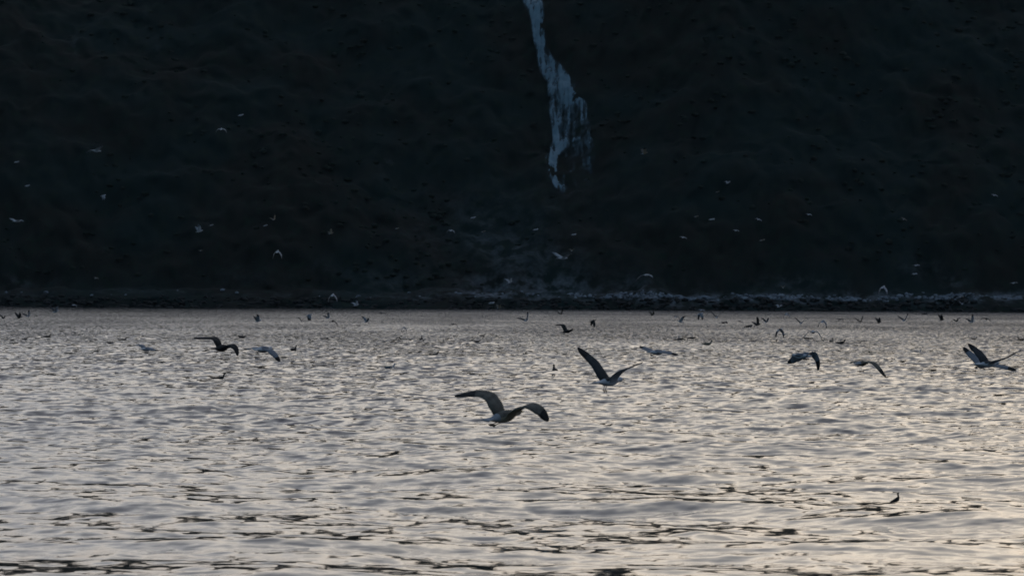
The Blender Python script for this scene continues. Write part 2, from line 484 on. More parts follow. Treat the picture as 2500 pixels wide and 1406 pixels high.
fa = N_(t, 'ShaderNodeAttribute'); fa.attribute_name = 'foam'
fr = N_(t, 'ShaderNodeMapRange'); t.links.new(fa.outputs['Fac'], fr.inputs['Value'])
fr.inputs['From Min'].default_value = 0.3; fr.inputs['From Max'].default_value = 1.35
fmx = N_(t, 'ShaderNodeMix'); fmx.data_type = 'RGBA'; t.links.new(fr.outputs[0], fmx.inputs['Factor'])
fmx.inputs[6].default_value = (0.12, 0.20, 0.25, 1); fmx.inputs[7].default_value = (0.19, 0.31, 0.38, 1)
t.links.new(fmx.outputs[2], b.inputs['Base Color'])
fal = N_(t, 'ShaderNodeMapRange'); t.links.new(fa.outputs['Fac'], fal.inputs['Value'])
fal.interpolation_type = 'SMOOTHSTEP'
fal.inputs['From Min'].default_value = 0.12; fal.inputs['From Max'].default_value = 0.95; fal.inputs['To Max'].default_value = 0.92
t.links.new(fal.outputs[0], b.inputs['Alpha'])
me = mesh_np("waterfall", VV, inv.reshape(-1, 4), [fm])
fa_ = me.attributes.new('foam', 'FLOAT', 'POINT')
fa_.data.foreach_set('value', M.ravel()[used].astype(np.float32))
tag(link("waterfall", me), "pale blue waterfall streaking down the dark hillside and fraying at its foot", "waterfall")

# ------------------------------------------------------------------ gulls
WHITE = mat("white_feathers", (0.66, 0.68, 0.72), 0.85, 0.2, var=0.15, scale=25)
GREY = mat("grey_feathers", (0.26, 0.28, 0.32), 0.85, 0.2, var=0.2, scale=30)
SLATE = mat("slate_feathers", (0.075, 0.080, 0.086), 0.8, 0.2, var=0.3, scale=30)
BLACK = mat("black_feathers", (0.035, 0.035, 0.038), 0.75, 0.2, var=0.3, scale=30)
TAN = mat("tan_feathers", (0.44, 0.37, 0.27), 0.9, 0.15, var=0.4, scale=18)
BROWN = mat("brown_feathers", (0.22, 0.20, 0.17), 0.9, 0.15, var=0.4, scale=18)
SOOT = mat("sooty_feathers", (0.055, 0.055, 0.054), 0.9, 0.15, var=0.4, scale=18)
UNDER = mat("pale_underwing", (0.42, 0.44, 0.48), 0.9, 0.15, var=0.2, scale=25)
BEAK = mat("yellow_beak", (0.42, 0.28, 0.05), 0.5, 0.4)
FEET = mat("dark_feet", (0.05, 0.045, 0.04), 0.6, 0.3)
EYE = mat("dark_eye", (0.01, 0.01, 0.01), 0.3, 0.5)
#            body   upper   tips   under  rump
COATS = {'grey': (WHITE, GREY, BLACK, UNDER, WHITE), 'slate': (WHITE, SLATE, BLACK, UNDER, WHITE),
         'brown': (TAN, BROWN, SOOT, TAN, UNDER), 'dark': (SOOT, SOOT, BLACK, SOOT, SOOT), 'pale': (WHITE, UNDER, GREY, WHITE, WHITE)}

def catmull(P, t):
    """point on a smooth line through P at t in 0..1"""
    n = len(P) - 1; q = min(t * n, n - 1e-6); i = int(q); u = q - i
    p0 = P[max(i - 1, 0)]; p1 = P[i]; p2 = P[i + 1]; p3 = P[min(i + 2, n)]
    return 0.5 * ((2 * p1) + (-p0 + p2) * u + (2 * p0 - 5 * p1 + 4 * p2 - p3) * u * u + (-p0 + 3 * p1 - 3 * p2 + p3) * u ** 3)

BODY = [(-0.315, .004, .062, .004), (-0.25, .012, .048, .002), (-0.18, .028, .040, 0), (-0.10, .052, .055, 0),
        (-0.035, .066, .066, 0), (0.025, .071, .070, 0), (0.085, .066, .066, .002), (0.135, .052, .054, .006),
        (0.175, .040, .040, .012), (0.215, .039, .036, .018), (0.25, .036, .033, .020), (0.278, .022, .020, .016)]
HA, HB = 4, 7                                  # the wing grows out of rings 4..7
CHORD = [(0, .175), (.25, .205), (.5, .190), (.7, .155), (.85, .112), (.95, .070), (1.0, .022)]

def gull_mesh(name, f, u, wl, wr, coat='grey', nsec=9, sub=False, broad=1.0, twist=0.0):
    """one continuous bird: f forward, u up, wl / wr joints of the left and right wing (metres, from the body's middle)"""
    import bmesh
    f = Vector(f).normalized(); u = Vector(u); u = (u - f * u.dot(f)).normalized(); l = u.cross(f).normalized()
    bm = bmesh.new(); NR = 12; rings = []
    mats = COATS[coat]
    for (a, rv, rl, z) in BODY:
        ring = []
        for k in range(NR):
            th = math.radians(15 + 30 * k)
            # angle 0 = left side, 90 = up
            ring.append(bm.verts.new(f * a + l * (rl * math.cos(th)) + u * (rv * math.sin(th) + z + 0.01)))
        rings.append(ring)
    def quad(vs, mi):
        try:
            q = bm.faces.new(vs); q.material_index = mi; q.smooth = True
        except ValueError: pass
    for i in range(len(rings) - 1):
        for k in range(NR):
            k2 = (k + 1) % NR
            if HA <= i < HB and k in (11, 5): continue
            top = k in (1, 2, 3) or (k in (0, 4))
            mi = 0
            if i < 3: mi = 4
            elif HA - 1 <= i < HB and top: mi = 1
            quad([rings[i][k], rings[i][k2], rings[i + 1][k2], rings[i + 1][k]], mi)
    bm.faces.new(rings[0][::-1]).material_index = 4
    bm.faces.new(rings[-1]).material_index = 0
    rnd = random.Random(len(name) + int(1000 * abs(f.x)))
    for side, W, (klo, khi) in ((1, wl, (11, 0)), (-1, wr, (6, 5))):
        sh = f * 0.045 + l * (side * 0.060) + u * 0.020
        P = [sh] + [Vector(p) for p in W]
        # loop: upper front->back, lower back->front
        prev = [rings[i][khi] for i in range(HB, HA - 1, -1)] + [rings[i][klo] for i in range(HA, HB + 1)]
        for s in range(1, nsec + 1):
            tt = s / nsec
            p = catmull(P, tt); d = (catmull(P, min(tt + .03, 1)) - catmull(P, max(tt - .05, 0))).normalized()
            ft = f + u * (twist * tt)
            c = ft - d * ft.dot(d)
            c = c.normalized() if c.length > 0.15 else (f * 0.5 + u * 0.5 - d * (f * 0.5 + u * 0.5).dot(d)).normalized()
            nrm = (d.cross(c) if side > 0 else c.cross(d)).normalized()
            if side > 0: nrm = -nrm
            nrm = -nrm if nrm.dot(u) < 0 and abs(nrm.dot(u)) > 0.3 else nrm
            ch = broad * np.interp(tt, [q[0] for q in CHORD], [q[1] for q in CHORD]) * (1 + 0.05 * rnd.uniform(-1, 1) * (tt < .95))
            th = 0.024 * (1 - tt) ** 0.7 + 0.004
            back = -0.05 * max(0, tt - 0.5)
            sec = []
            for xx, hh in ((.30, .15), (.10, .55), (-.28, .40), (-.70, .10)):
                sec.append(bm.verts.new(p + c * (ch * xx + back) + nrm * (th * hh + 0.12 * ch * (0.09 - (xx + .2) ** 2))))
            for xx, hh in ((-.70, -.10), (-.28, -.10), (.10, -.35), (.30, -.15)):
                sec.append(bm.verts.new(p + c * (ch * xx + back) + nrm * (th * hh + 0.12 * ch * (0.09 - (xx + .2) ** 2))))
            for k in range(8):
                k2 = (k + 1) % 8
                mi = (1 if k < 3 else 3)
                if tt > 0.80: mi = 2
                if k == 7: mi = 1 if tt <= 0.8 else 2
                quad([prev[k], prev[k2], sec[k2], sec[k]], mi)
            prev = sec
        bm.faces.new(prev).material_index = 2
    bmesh.ops.recalc_face_normals(bm, faces=bm.faces)
    if sub:
        bmesh.ops.subdivide_edges(bm, edges=bm.edges, cuts=1, smooth=0.6, use_grid_fill=True)
        for q in bm.faces: q.smooth = True
    me = bpy.data.meshes.new(name)
    bm.to_mesh(me); bm.free()
    for m in mats: me.materials.append(m)
    return me, f, u, l

def tube_mesh(name, pts, radii, m, seg=7):
    import bmesh
    bm = bmesh.new(); rings = []
    for i, (p, r) in enumerate(zip(pts, radii)):
        p = Vector(p); d = (Vector(pts[min(i + 1, len(pts) - 1)]) - Vector(pts[max(i - 1, 0)])).normalized()
        a = d.orthogonal().normalized(); c = d.cross(a)
        rx, ry = r if isinstance(r, tuple) else (r, r)
        rings.append([bm.verts.new(p + a * rx * math.cos(6.2832 * k / seg) + c * ry * math.sin(6.2832 * k / seg)) for k in range(seg)])
    for i in range(len(rings) - 1):
        for k in range(seg):
            bm.faces.new([rings[i][k], rings[i][(k + 1) % seg], rings[i + 1][(k + 1) % seg], rings[i + 1][k]]).smooth = True
    bm.faces.new(rings[0][::-1]); bm.faces.new(rings[-1])
    bmesh.ops.recalc_face_normals(bm, faces=bm.faces)
    me = bpy.data.meshes.new(name); bm.to_mesh(me); bm.free(); me.materials.append(m); return me

def add_face(o, f, u, l):
    """beak, eyes and feet of a bird near enough to show them"""
    h = f * 0.272 + u * 0.026
    link("beak", tube_mesh("beak", [h, h + f * .030 - u * .003, h + f * .052 - u * .010, h + f * .060 - u * .016], [.013, .010, .006, .002], BEAK), o)
    for s in (1, -1):
        p = f * 0.245 + u * 0.042 + l * (s * 0.029)
        link("eye", tube_mesh("eye", [p - l * .004 * s, p, p + l * .003 * s], [.003, .0055, .002], EYE, 6), o)

def add_feet(o, f, u, l, hang=0.0):
    for s in (1, -1):
        a = f * -0.07 + l * (s * 0.022) - u * 0.045
        k = a - f * (.075 - hang * .5) - u * (.012 + hang)
        e = k - f * (.055 if hang < .03 else -.035) - u * (.006 if hang < .03 else .028)
        link("foot", tube_mesh("foot", [a, (a + k) / 2, k, (k + e) / 2, e], [.006, .005, .006, (.022, .005), (.026, .003)], FEET), o)

UP = (0, 0, 1)
G_FLY = "gulls flying over the water"
G_HILL = "gulls flying in front of the dark hillside"
G_SWIM = "birds swimming on the water"

def hero(px, py, mpp, f, wl, wr, label, coat='grey', group=G_FLY, near=False, u=UP, hang=0.0, face=None):
    """a bird given by the joints of its wings in photo pixels (right, up, away) around its body"""
    D = mpp * F
    S = lambda W: [Vector((x * mpp, d * mpp, y * mpp)) for x, y, d in W]
    me, f_, u_, l_ = gull_mesh("gull", f, u, S(wl), S(wr), coat, nsec=12 if near else 9, sub=near, twist=0.38)
    o = link("gull", me, loc=at(px, py, D))
    tag(o, label, "gull", group)
    if near or face: add_face(o, f_, u_, l_)
    if near: add_feet(o, f_, u_, l_, hang)
    if o.location.z < 0.25: print("LOW", label, o.location.z)
    return o

hero(1229, 1019, .0046, (.68, .70, .14), [(-13, 33, 12), (-32, 56, 25), (-68, 62, 34), (-120, 54, 36)],
     [(45, 24, -14), (71, 32, -24), (97, 20, -30), (114, -4, -26)],
     "brown gull in the foreground, largest bird, left wing raised and right wing curled down", 'brown', near=True, u=(-.1, -.35, 1))
hero(1487, 933, .0063, (.72, .66, .06), [(-17, 26, 6), (-31, 47, 10), (-51, 67, 12), (-75, 87, 12)],
     [(22, 19, -10), (38, 31, -20), (60, 41, -32), (83, 51, -44)],
     "white bodied gull with long black wings in a V, right of the largest gull", 'slate', near=True, hang=0.06)
hero(541, 851, .0082, (.55, .82, .05), [(-7, 17, 5), (-17, 26, 18), (-38, 27, 30), (-70, 27, 38)],
     [(20, 9, -15), (31, 9, -28), (41, -1, -34), (43, -17, -34)],
     "dark gull at left with one wing stretched level and the other bent down", 'dark', near=True, u=(-.1, -.3, 1))
hero(642, 854, .0085, (.60, .80, .0), [(-12, 4, 20), (-22, 5, 33), (-35, 3, 43), (-47, 2, 50)],
     [(20, 0, -15), (30, -8, -23), (38, -16, -28), (45, -26, -28)],
     "blue grey gull with drooping right wing, just right of the dark gull at left", 'grey', near=True, u=(.2, -.3, 1))
hero(2411, 890, .0084, (.85, .50, .02), [(-7, 16, 6), (-18, 30, 12), (-31, 42, 16), (-44, 53, 18)],
     [(20, 8, -10), (36, 14, -20), (52, 21, -30), (69, 32, -36)],
     "gull near the right edge with both thin dark wings raised in a wide V", 'slate', near=True)
hero(2400, 891, .0090, (.88, .45, .0), [(-9, 10, 14), (-20, 22, 24), (-32, 34, 32), (-43, 45, 36)],
     [(26, 1, -10), (42, -1, -18), (60, -4, -24), (80, -9, -26)],
     "pale gull with broad raised wing, overlapping the wide V gull at right edge", 'grey', near=True)
hero(1956, 870, .0098, (-.72, .68, .0), [(-8, 0, 18), (-16, -3, 32), (-24, -8, 42), (-32, -14, 46)],
     [(16, 6, -5), (28, 2, -10), (36, -12, -15), (38, -34, -15)],
     "blue grey gull at right in mid downstroke, far wing short and near wing hooked down", 'grey', near=True, u=(0, -.35, 1))
hero(2103, 888, .0098, (.58, .81, .0), [(-6, 5, 22), (-12, 5, 40), (-17, 4, 50), (-21, 4, 56)],
     [(18, 5, -12), (32, 2, -20), (46, -12, -24), (60, -30, -24)],
     "brown gull at right with one long wing sloping down to the right", 'brown', near=True, u=(.1, -.35, 1))
hero(1604, 861, .0100, (.75, .65, .0), [(-12, 5, 15), (-20, 9, 28), (-30, 13, 38), (-40, 16, 44)],
     [(16, 2, -10), (25, 2, -20), (38, 0, -26), (52, -3, -32)],
     "pale gull with thin spread wings, right of the black winged V gull", 'grey', near=True)
hero(357, 853, .0120, (.6, .8, .0), [(-6, 7, 8), (-12, 11, 18), (-25, 11, 26), (-42, 9, 30)],
     [(10, 2, -8), (16, 1, -15), (24, 0, -20), (34, 0, -24)],
     "blue grey gull low over the water at far left, wings spread nearly level", 'grey', face=True)
hero(1985, 811, .0155, (.1, .99, .0), [(-9, 2, 6), (-14, -3, 10), (-20, -9, 12), (-27, -15, 12)],
     [(9, 2, 0), (15, -3, 0), (20, -12, 0), (23, -23, 0)],
     "gull with both wings arched down like a hoop, above the hooked wing gull at right", 'grey', face=True, u=(0, -.3, 1))
hero(1384, 810, .0165, (.85, .5, .12), [(-3, 8, 5), (-8, 17, 9), (-16, 18, 13), (-29, 18, 16)],
     [(6, 3, -8), (10, 6, -16), (13, 7, -22), (17, 10, -26)],
     "dark gull with bent wing pointing left, above the black winged V gull", 'dark', face=True)
hero(1373, 631, .021, (.9, .4, .0), [(-6, 6, 4), (-11, 9, 8), (-17, 13, 10), (-24, 16, 12)],
     [(7, 4, -6), (12, 6, -10), (17, 9, -13), (24, 12, -14)],
     "pale gull with raised wings against the hillside, low under the waterfall", 'pale', G_HILL)
hero(1578, 672, .024, (.5, .85, .0), [(-8, 0, 4), (-14, -2, 6), (-20, -8, 8), (-26, -15, 8)],
     [(7, 1, -3), (11, 0, -5), (14, -2, -6), (17, -6, -6)],
     "pale gull with arched wing hanging left, above the bright shore stones", 'pale', G_HILL, u=(0, -.4, 1))
hero(234, 369, .021, (.9, .4, -.1), [(-6, 2, 5), (-11, 1, 8), (-18, -1, 10), (-25, -4, 12)],
     [(6, 4, -4), (10, 7, -8), (14, 9, -10), (19, 12, -12)],
     "brightest pale gull high on the dark hillside at upper left", 'pale', G_HILL)
hero(40, 541, .027, (.8, .5, .0), [(-4, 3, 4), (-8, 5, 8), (-13, 7, 10), (-18, 9, 11)],
     [(6, 2, -4), (9, 3, -8), (13, 4, -10), (20, 1, -12)],
     "pale gull at the far left edge halfway up the dark hillside", 'pale', G_HILL)
hero(812, 784, .0255, (.2, .97, .0), [(-5, 0, 3), (-8, -3, 4), (-10, -6, 5), (-13, -11, 5)],
     [(6, -1, 0), (8, -3, 0), (11, -6, 0), (14, -13, 0)],
     "small dark gull with wings arched into a tight hoop, left of centre", 'dark', u=(0, -.3, 1))

# ---- swimming birds
def swim_mesh(coat, neck=1.0, tall=1.0):
    import bmesh
    mats = COATS[coat]
    N_up = lambda z: .06 + (z - .06) * neck if z > .09 else z
    st = [(-.31, .085, .005, .018), (-.25, .070, .022, .038), (-.15, .055, .050, .068), (-.02, .045, .070, .088), (.09, .050, .068, .078),
          (.150, .085, .046, .052), (.172, .130, .032, .034), (.182, .175, .030, .029), (.196, .208, .033, .028), (.228, .212, .028, .024), (.258, .204, .013, .012)]
    bm = bmesh.new(); NR = 10; rings = []
    for i, (a, z, rv, rl) in enumerate(st):
        z = N_up(z) * tall
        p = Vector((a, 0, z)); pa = st[max(i - 1, 0)]; pb = st[min(i + 1, len(st) - 1)]
        d = Vector((pb[0] - pa[0], 0, N_up(pb[1]) - N_up(pa[1]))).normalized(); n = Vector((-d.z, 0, d.x))
        rings.append([bm.verts.new(p + n * rv * math.sin(6.2832 * k / NR) + Vector((0, 1, 0)) * rl * math.cos(6.2832 * k / NR)) for k in range(NR)])
    for i in range(len(rings) - 1):
        for k in range(NR):
            q = bm.faces.new([rings[i][k], rings[i][(k + 1) % NR], rings[i + 1][(k + 1) % NR], rings[i + 1][k]]); q.smooth = True
            q.material_index = 2 if i == 0 else (1 if (i < 4 and k in (0, 1, 2, 3, 4)) else 0)
    bm.faces.new(rings[0][::-1]).material_index = 2; bm.faces.new(rings[-1])
    bmesh.ops.recalc_face_normals(bm, faces=bm.faces)
    me = bpy.data.meshes.new("swimming_gull"); bm.to_mesh(me); bm.free()
    for m in mats: me.materials.append(m)
    return me
SWIM = {('dark', 0): swim_mesh('dark', 1.0), ('dark', 1): swim_mesh('dark', 0.35), ('grey', 0): swim_mesh('grey', 1.0), ('slate', 0): swim_mesh('slate', 0.8), ('brown', 0): swim_mesh('brown', 0.9)}

def swimmer(px, py, wpx, yaw, coat, low, label, name="swimming_gull", parts=False):
    """py is the waterline of the bird; it floats where that line of sight meets the water"""
    r = ray(px, py); D = -CAM.z / r.z
    p = CAM + r * D
    s = wpx / F * D / (0.57 * max(abs(math.cos(math.radians(yaw))), 0.35))
    s = min(max(s, 0.7), 1.45)
    o = link(name, SWIM[(coat, low)], loc=(p.x, p.y, 0.0))
    o.rotation_euler = (0, 0, math.radians(yaw)); o.scale = (s, s, s)
    tag(o, label, "water bird", G_SWIM)
    if parts:
        link("beak", tube_mesh("beak", [(.250, 0, .205), (.285, 0, .200), (.310, 0, .194)], [.010, .008, .002], BEAK), o)
        for sg in (1, -1):
            link("eye", tube_mesh("eye", [(.226, sg * .020, .222), (.226, sg * .024, .222), (.226, sg * .0265, .222)], [.003, .005, .002], EYE, 6), o)
    return o
SW = [
 (534, 927, 38, 5, 'dark', 0, "dark swimming bird with upright neck, alone below the dark gull at left", True),
 (953, 899, 30, 8, 'grey', 0, "pale backed bird swimming up front left of the largest gull's raised wing", True),
 (1060, 868, 26, 10, 'dark', 0, "dark bird swimming with raised head, above and right of the pale backed swimmer", True),
 (717, 856, 16, 60, 'dark', 0, "dark swimming bird seen end on, right of the blue grey gull with drooping wing", False),
 (793, 829, 22, 0, 'dark', 1, "low dark swimming bird below the tight hoop shaped gull", False),
 (983, 831, 22, 175, 'dark', 0, "dark swimming bird with a pale patch, above the pale backed swimmer", False),
 (1165, 835, 20, 5, 'dark', 1, "small dark swimming bird in open water above the largest gull", False),
 (1178, 821, 17, 8, 'dark', 0, "smaller dark bird swimming just beyond another, above the largest gull", False),
 (1077, 834, 14, 0, 'brown', 0, "tiny brown bird swimming above the dark swimmer with raised head", False),
 (1028, 831, 10, 80, 'dark', 0, "tiny dark bird swimming end on, between two others left of centre", False),
 (1657, 832, 28, 4, 'dark', 1, "dark swimming bird, left of a close pair above the thin winged pale gull", False),
 (1689, 827, 22, 3, 'dark', 1, "dark swimming bird, right of a close pair above the thin winged pale gull", False),
 (1727, 842, 30, 5, 'brown', 0, "brown bird swimming alone, just right of and below the close pair", False),
 (1838, 835, 20, 2, 'dark', 1, "dark swimming bird low in the water, left of the hoop winged gull", False),
 (1971, 829, 26, 178, 'dark', 1, "dark bird swimming directly beneath the hoop winged gull", False),
 (2030, 836, 11, 70, 'brown', 0, "small brown bird swimming end on, just left of a dark swimmer", False),
 (2053, 839, 26, 3, 'dark', 0, "dark swimming bird with raised head, right of the hoop winged gull", False),
 (2241, 861, 20, 10, 'grey', 0, "white backed bird swimming alone between the brown and the V shaped gulls", False),
 (2378, 829, 18, 5, 'dark', 0, "dark bird swimming above the raised wings of the wide V gull", False),
 (2493, 831, 22, 178, 'dark', 0, "dark swimming bird cut by the right edge of the picture", False),
 (61, 829, 18, 6, 'dark', 1, "dark swimming bird farthest to the upper left of the left edge cluster", False),
 (89, 827, 16, 175, 'dark', 1, "dark swimming bird in the middle of the left edge cluster", False),
 (115, 824, 24, 4, 'dark', 0, "dark swimming bird with head up at the right end of the left edge cluster", False),
 (268, 838, 18, 172, 'dark', 1, "dark swimming bird, nearer of a pair above the level winged gull", False),
 (300, 832, 24, 4, 'dark', 0, "dark swimming bird, farther of a pair above the level winged gull", False),
 (590, 824, 24, 176, 'dark', 1, "dark swimming bird above the bent wing of the dark gull at left", False),
 (1355, 908, 16, 100, 'dark', 0, "small dark bird swimming between the largest gull and the black winged V gull", False),
 (838, 803, 10, 0, 'dark', 1, "faint dark speck swimming right of the tight hoop shaped gull", False),
 (877, 796, 9, 0, 'dark', 1, "faint dark speck swimming under the bird with raised grey wings", False),
]
for x, y, wpx, yaw, coat, low, lab, parts in SW:
    swimmer(x, y, wpx, yaw, coat, low, lab, parts=parts)

o = swimmer(2188, 1224, 33, 20, 'dark', 0, "small dark bird alone on the near water at lower right")
o.scale = (0.36, 0.36, 0.42); o.rotation_euler = (0, math.radians(-28), math.radians(15))

# ---- smaller flying gulls: wing poses as (outwards, up, forwards) in metres
POSES = {
 'glide': [(.19, .05, .05), (.34, .06, .05), (.50, .01, -.01), (.64, -.05, -.08)],
 'vee':   [(.17, .15, .05), (.28, .27, .05), (.39, .39, .01), (.49, .51, -.06)],
 'high':  [(.16, .14, .05), (.26, .25, .03), (.35, .34, -.05), (.43, .41, -.17)],
 'mform': [(.16, .14, .05), (.28, .21, .05), (.44, .19, .00), (.58, .09, -.08)],
 'arch':  [(.18, .03, .05), (.31, -.03, .05), (.41, -.15, .01), (.47, -.31, -.06)],
 'down':  [(.14, -.03, .05), (.22, -.14, .05), (.27, -.29, .01), (.29, -.44, -.06)],
}
LIB = {}
def lib(pose, coat):
    if (pose, coat) not in LIB:
        J = POSES[pose]
        wl = [Vector((c, a, b)) for a, b, c in J]; wr = [Vector((c, -a, b)) for a, b, c in J]
        LIB[(pose, coat)] = gull_mesh("small_gull", (1, 0, 0), UP, wl, wr, coat, nsec=6, broad=1.25)[0]
    return LIB[(pose, coat)]

def flyer(px, py, wpx, pose, yaw, roll, coat, label, group):
    me = lib(pose, coat)
    if pose == 'high' and yaw < 60: yaw += 28
    rot = Euler((math.radians(roll), math.radians(-14), math.radians(yaw)), 'XYZ')
    co = np.empty(len(me.vertices) * 3, dtype=np.float32); me.vertices.foreach_get('co', co); co = co.reshape(-1, 3)
    wc = co @ np.array(rot.to_matrix()).T
    wid = wc[:, 0].max() - wc[:, 0].min()
    r = ray(px, py)
    Dmax = 885.0
    if r.z < 0: Dmax = min(Dmax, (CAM.z - 0.15 + wc[:, 2].min() * 0.9) / -r.z)
    s = 1.0
    D = wid * F / wpx
    if D > Dmax: s = max(Dmax / D, 0.55); D = Dmax
    o = link("gull", me, loc=CAM + r * D)
    o.rotation_euler = rot; o.scale = (s, s, s)
    tag(o, label, "gull", group)
    return o

FL = [
 # over the water, left to right
 (8, 777, 15, 'high', 20, 10, 'dark', "dark gull cut by the left edge just below the far shore"),
 (47, 776, 17, 'vee', 30, 0, 'dark', "small dark gull, second bird in from the left edge below the shore"),
 (69, 772, 20, 'high', 25, -18, 'slate', "dark gull with one tall raised wing, third bird in from the left edge"),
 (136, 761, 22, 'vee', 40, -8, 'slate', "slate gull with wings raised close under the dark shore at far left"),
 (630, 784, 18, 'vee', 20, -10, 'slate', "slate gull flying right above the blue grey gull with drooping wing"),
 (737, 783, 17, 'vee', 80, 0, 'dark', "small dark gull, lower of two left of the tight hoop gull"),
 (754, 770, 16, 'down', 15, 0, 'grey', "grey gull with lowered wings, upper of two left of the tight hoop gull"),
 (801, 776, 18, 'high', 15, -20, 'slate', "slate gull just above the tight hoop shaped gull"),
 (895, 785, 18, 'high', 10, 10, 'grey', "grey gull with raised wings, right of the tight hoop gull"),
 (931, 765, 22, 'glide', 70, 8, 'dark', "dark level winged gull near the shore line, left of centre"),
 (986, 800, 12, 'down', 70, 0, 'grey', "faint grey gull above the dark swimmer with a pale patch"),
 (1106, 792, 22, 'arch', 85, 0, 'dark', "dark gull with flat arched wings, alone left of centre"),
 (1285, 782, 27, 'high', 35, -25, 'slate', "dark gull steeply banked with one wing straight up, near picture centre"),
 (1370, 766, 16, 'high', 60, -20, 'dark', "tiny dark gull at the shore line above the bent wing gull"),
 (1447, 784, 16, 'down', 20, 12, 'dark', "dark gull with drooped wings, right of the bent wing gull"),
 (1593, 769, 14, 'high', 10, 0, 'dark', "tiny dark gull at the shore line above the thin winged pale gull"),
 (1651, 773, 18, 'arch', 70, 15, 'slate', "slate gull with arched wings, upper of two nearly touching, right of centre"),
 (1662, 786, 16, 'high', 190, 25, 'slate', "slate gull with a wing pointing up, lower of two nearly touching"),
 (1709, 767, 16, 'down', 30, 0, 'grey', "grey gull with hanging wings just breaking the shore line, right of centre"),
 (1750, 774, 28, 'vee', 75, 0, 'slate', "gull with thin V wings, right of the pair nearly touching"),
 (1768, 788, 18, 'glide', 30, 0, 'dark', "dark level gull directly below the thin V winged one"),
 (1806, 785, 18, 'arch', 80, 10, 'dark', "dark gull with arched wings, right of the level dark gull"),
 (1828, 797, 18, 'glide', 20, 0, 'dark', "dark gull flying flat, lowest of a knot of three right of centre"),
 (1850, 793, 20, 'vee', 30, -25, 'dark', "dark gull in the middle of a knot of three right of centre"),
 (1871, 786, 17, 'high', 15, 0, 'slate', "slate gull with tall raised wings, top of a knot of three"),
 (1920, 767, 16, 'down', 75, 0, 'grey', "tiny gull with lowered wings at the shore line, right part"),
 (1956, 789, 26, 'vee', 70, 0, 'slate', "gull with V wings directly above the hoop winged gull"),
 (1903, 806, 20, 'down', 50, 0, 'slate', "gull with hanging wings, left of the hoop winged gull"),
 (2009, 785, 20, 'down', 70, 8, 'grey', "grey gull with lowered wings, above right of the hoop winged gull"),
 (2051, 780, 17, 'glide', 40, 0, 'dark', "dark flat winged gull between the hoop gull and the shore"),
 (2101, 785, 19, 'vee', 60, -14, 'dark', "dark gull flapping upward above the brown gull at right"),
 (2144, 779, 14, 'glide', 75, 0, 'dark', "upper of two small dark gulls stacked above the brown gull's wing tip"),
 (2146, 787, 14, 'vee', 20, 0, 'dark', "lower of two small dark gulls stacked above the brown gull's wing tip"),
 (2208, 782, 24, 'vee', 60, -10, 'slate', "gull with narrow V wings above the white backed swimmer"),
 (2258, 766, 13, 'glide', 20, 0, 'dark', "tiny dark gull touching the shore line near the right"),
 (2299, 781, 14, 'vee', 10, 0, 'dark', "tiny dark gull, leftmost of a loose row of four at right"),
 (2336, 784, 20, 'mform', 50, -16, 'dark', "dark gull with kinked wings, second of a loose row of four at right"),
 (2373, 786, 20, 'vee', 35, -20, 'slate', "slate gull with slanting wing, third of a loose row of four at right"),
 (2408, 779, 27, 'arch', 85, 14, 'dark', "dark arched gull, rightmost of a loose row of four at right"),
]
for row in FL:
    row = list(row); row[2] *= 1.14
    flyer(*row, G_FLY)
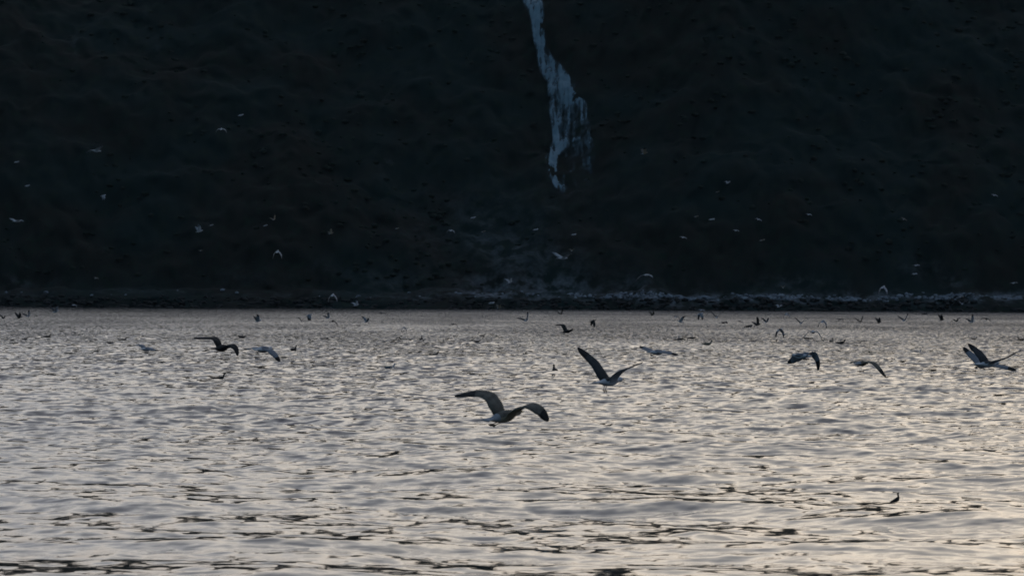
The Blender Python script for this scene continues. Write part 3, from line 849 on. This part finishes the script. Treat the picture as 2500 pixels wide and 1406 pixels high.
FH = [
 (540, 316, 25, 'arch', 85, 0, 'grey', "pale gull with softly arched wings, high on the dark slope at left"),
 (588, 282, 13, 'glide', 20, 0, 'grey', "tiny pale gull just above the arched one high at left"),
 (41, 396, 13, 'glide', 30, 0, 'grey', "tiny gull near the left edge, upper of two specks"),
 (67, 454, 12, 'glide', 25, 0, 'grey', "tiny gull near the left edge, lower of two specks"),
 (252, 478, 12, 'down', 20, 0, 'grey', "tiny gull below the brightest gull on the left hillside"),
 (487, 565, 18, 'vee', 20, -10, 'grey', "small pale gull with raised wings low on the left hillside"),
 (516, 550, 9, 'glide', 15, 0, 'grey', "faint speck of a gull right of the one low on the left hillside"),
 (648, 551, 10, 'glide', 15, 0, 'grey', "faint gull, lower left of two close together on the left hillside"),
 (669, 536, 16, 'vee', 60, -25, 'brown', "faint brownish gull, upper right of two close together"),
 (677, 615, 20, 'down', 80, 0, 'grey', "pale gull with drooping wings above the shore at left"),
 (808, 570, 15, 'vee', 30, -25, 'brown', "faint brown gull between the left birds and the waterfall"),
 (970, 558, 11, 'glide', 30, 0, 'brown', "faint brown gull at the left side of the greenish knoll"),
 (1101, 563, 18, 'arch', 75, 5, 'grey', "bright small gull below left of the waterfall foot"),
 (1155, 532, 12, 'glide', 20, 0, 'grey', "tiny gull between the bright small gull and the waterfall"),
 (1180, 566, 10, 'glide', 15, 0, 'brown', "faint brown gull right of the bright small gull"),
 (1308, 561, 12, 'glide', 20, 0, 'grey', "tiny gull straight below the waterfall, left of a bluish one"),
 (1401, 573, 12, 'glide', 25, 0, 'grey', "tiny bluish gull straight below the waterfall, right of a pale one"),
 (1396, 612, 18, 'mform', 70, 0, 'brown', "faint brown gull just above the raised wing gull under the waterfall"),
 (1573, 375, 17, 'vee', 20, 0, 'brown', "faint gull right of the waterfall's lower end"),
 (1777, 447, 14, 'mform', 40, 0, 'grey', "pale gull highest of the scattered birds on the right slope"),
 (1752, 469, 9, 'glide', 15, 0, 'brown', "faint speck of a gull under the highest bird on the right slope"),
 (1700, 529, 10, 'glide', 20, 0, 'brown', "faint speck left of the pale gull on the right slope"),
 (1738, 536, 14, 'glide', 25, 0, 'grey', "small pale gull, right of a faint speck, right of centre"),
 (1668, 580, 18, 'glide', 60, 12, 'grey', "bright gull with slanting wings, lowest left of the right slope birds"),
 (1797, 563, 16, 'glide', 55, 8, 'grey', "small gull midway between two others on the right slope"),
 (1852, 536, 16, 'glide', 60, 20, 'grey', "small gull tilted up to the right on the right slope"),
 (1861, 587, 13, 'glide', 20, 0, 'brown', "small brownish gull, lowest of the right slope group"),
 (1975, 524, 15, 'glide', 50, 10, 'grey', "small pale gull at the right end of the right slope group"),
 (2207, 535, 16, 'glide', 60, 28, 'brown', "reddish brown gull steeply tilted, alone on the right slope"),
 (2428, 477, 16, 'glide', 60, 16, 'grey', "small pale gull farthest right on the dark slope"),
 (1245, 689, 18, 'high', 15, -8, 'grey', "pale gull with wings straight up over the shore stones at centre"),
 (870, 745, 18, 'high', 10, -14, 'grey', "pale gull with wings up at the waterline, left of centre"),
 (812, 721, 20, 'down', 80, 0, 'grey', "pale gull with lowered wings over the dark shore left of centre"),
 (1200, 740, 14, 'glide', 20, 0, 'grey', "tiny pale gull over the dark tideline at centre"),
 (1218, 752, 14, 'vee', 30, 0, 'brown', "tiny gull at the water's edge, centre"),
 (180, 745, 15, 'arch', 80, 0, 'grey', "tiny pale gull at the water's edge at far left"),
 (490, 612, 14, 'glide', 70, 0, 'brown', "faint gull above the shore, left of the drooping pale gull"),
 (235, 679, 15, 'glide', 50, 15, 'brown', "faint gull over the dim shore at far left"),
 (1911, 702, 15, 'high', 100, 0, 'brown', "brownish gull with wings up over the bright shore stones at right"),
 (2155, 702, 20, 'down', 60, 0, 'grey', "pale gull with wings pressed down over the shore at right"),
 (1902, 749, 17, 'mform', 40, 0, 'grey', "pale gull low over the dark tideline, right of centre"),
 (2238, 648, 15, 'glide', 40, 0, 'grey', "pale gull, upper of two above the pale scree at right"),
 (2233, 669, 13, 'glide', 30, 0, 'grey', "pale gull, lower of two above the pale scree at right"),
 (2349, 742, 15, 'vee', 80, 0, 'grey', "pale gull over the dark tideline near the right edge"),
 (2345, 724, 18, 'arch', 70, 0, 'brown', "brownish gull over the shore stones near the right edge"),
 (2475, 691, 18, 'glide', 60, -5, 'grey', "pale level gull just above the shore at the right edge"),
 (1712, 757, 17, 'glide', 60, 5, 'grey', "pale gull skimming the waterline, right of centre"),
]
for row in FH:
    row = list(row); row[2] *= 1.12
    if row[6] == 'grey': row[6] = 'pale'
    flyer(*row, G_HILL)

# ------------------------------------------------------------------ evening air
hz = bpy.data.materials.new("haze_air"); hz.use_nodes = True
t = hz.node_tree
for n in list(t.nodes):
    if n.type != 'OUTPUT_MATERIAL': t.nodes.remove(n)
pv = t.nodes.new('ShaderNodeVolumePrincipled')
pv.inputs['Color'].default_value = (0.66, 0.86, 1.0, 1)
pv.inputs['Density'].default_value = HAZE
t.links.new(pv.outputs[0], [n for n in t.nodes if n.type == 'OUTPUT_MATERIAL'][0].inputs['Volume'])
x0, x1, y0, y1, z0, z1 = -2700., 2700., -450., 2700., -30., 120.
Vb = [(x, y, z) for x in (x0, x1) for y in (y0, y1) for z in (z0, z1)]
Fb = [(0, 1, 3, 2), (4, 6, 7, 5), (0, 4, 5, 1), (2, 3, 7, 6), (0, 2, 6, 4), (1, 5, 7, 3)]
tag(link("haze", mesh_np("haze", Vb, Fb, [hz], smooth=False)), kind='stuff')
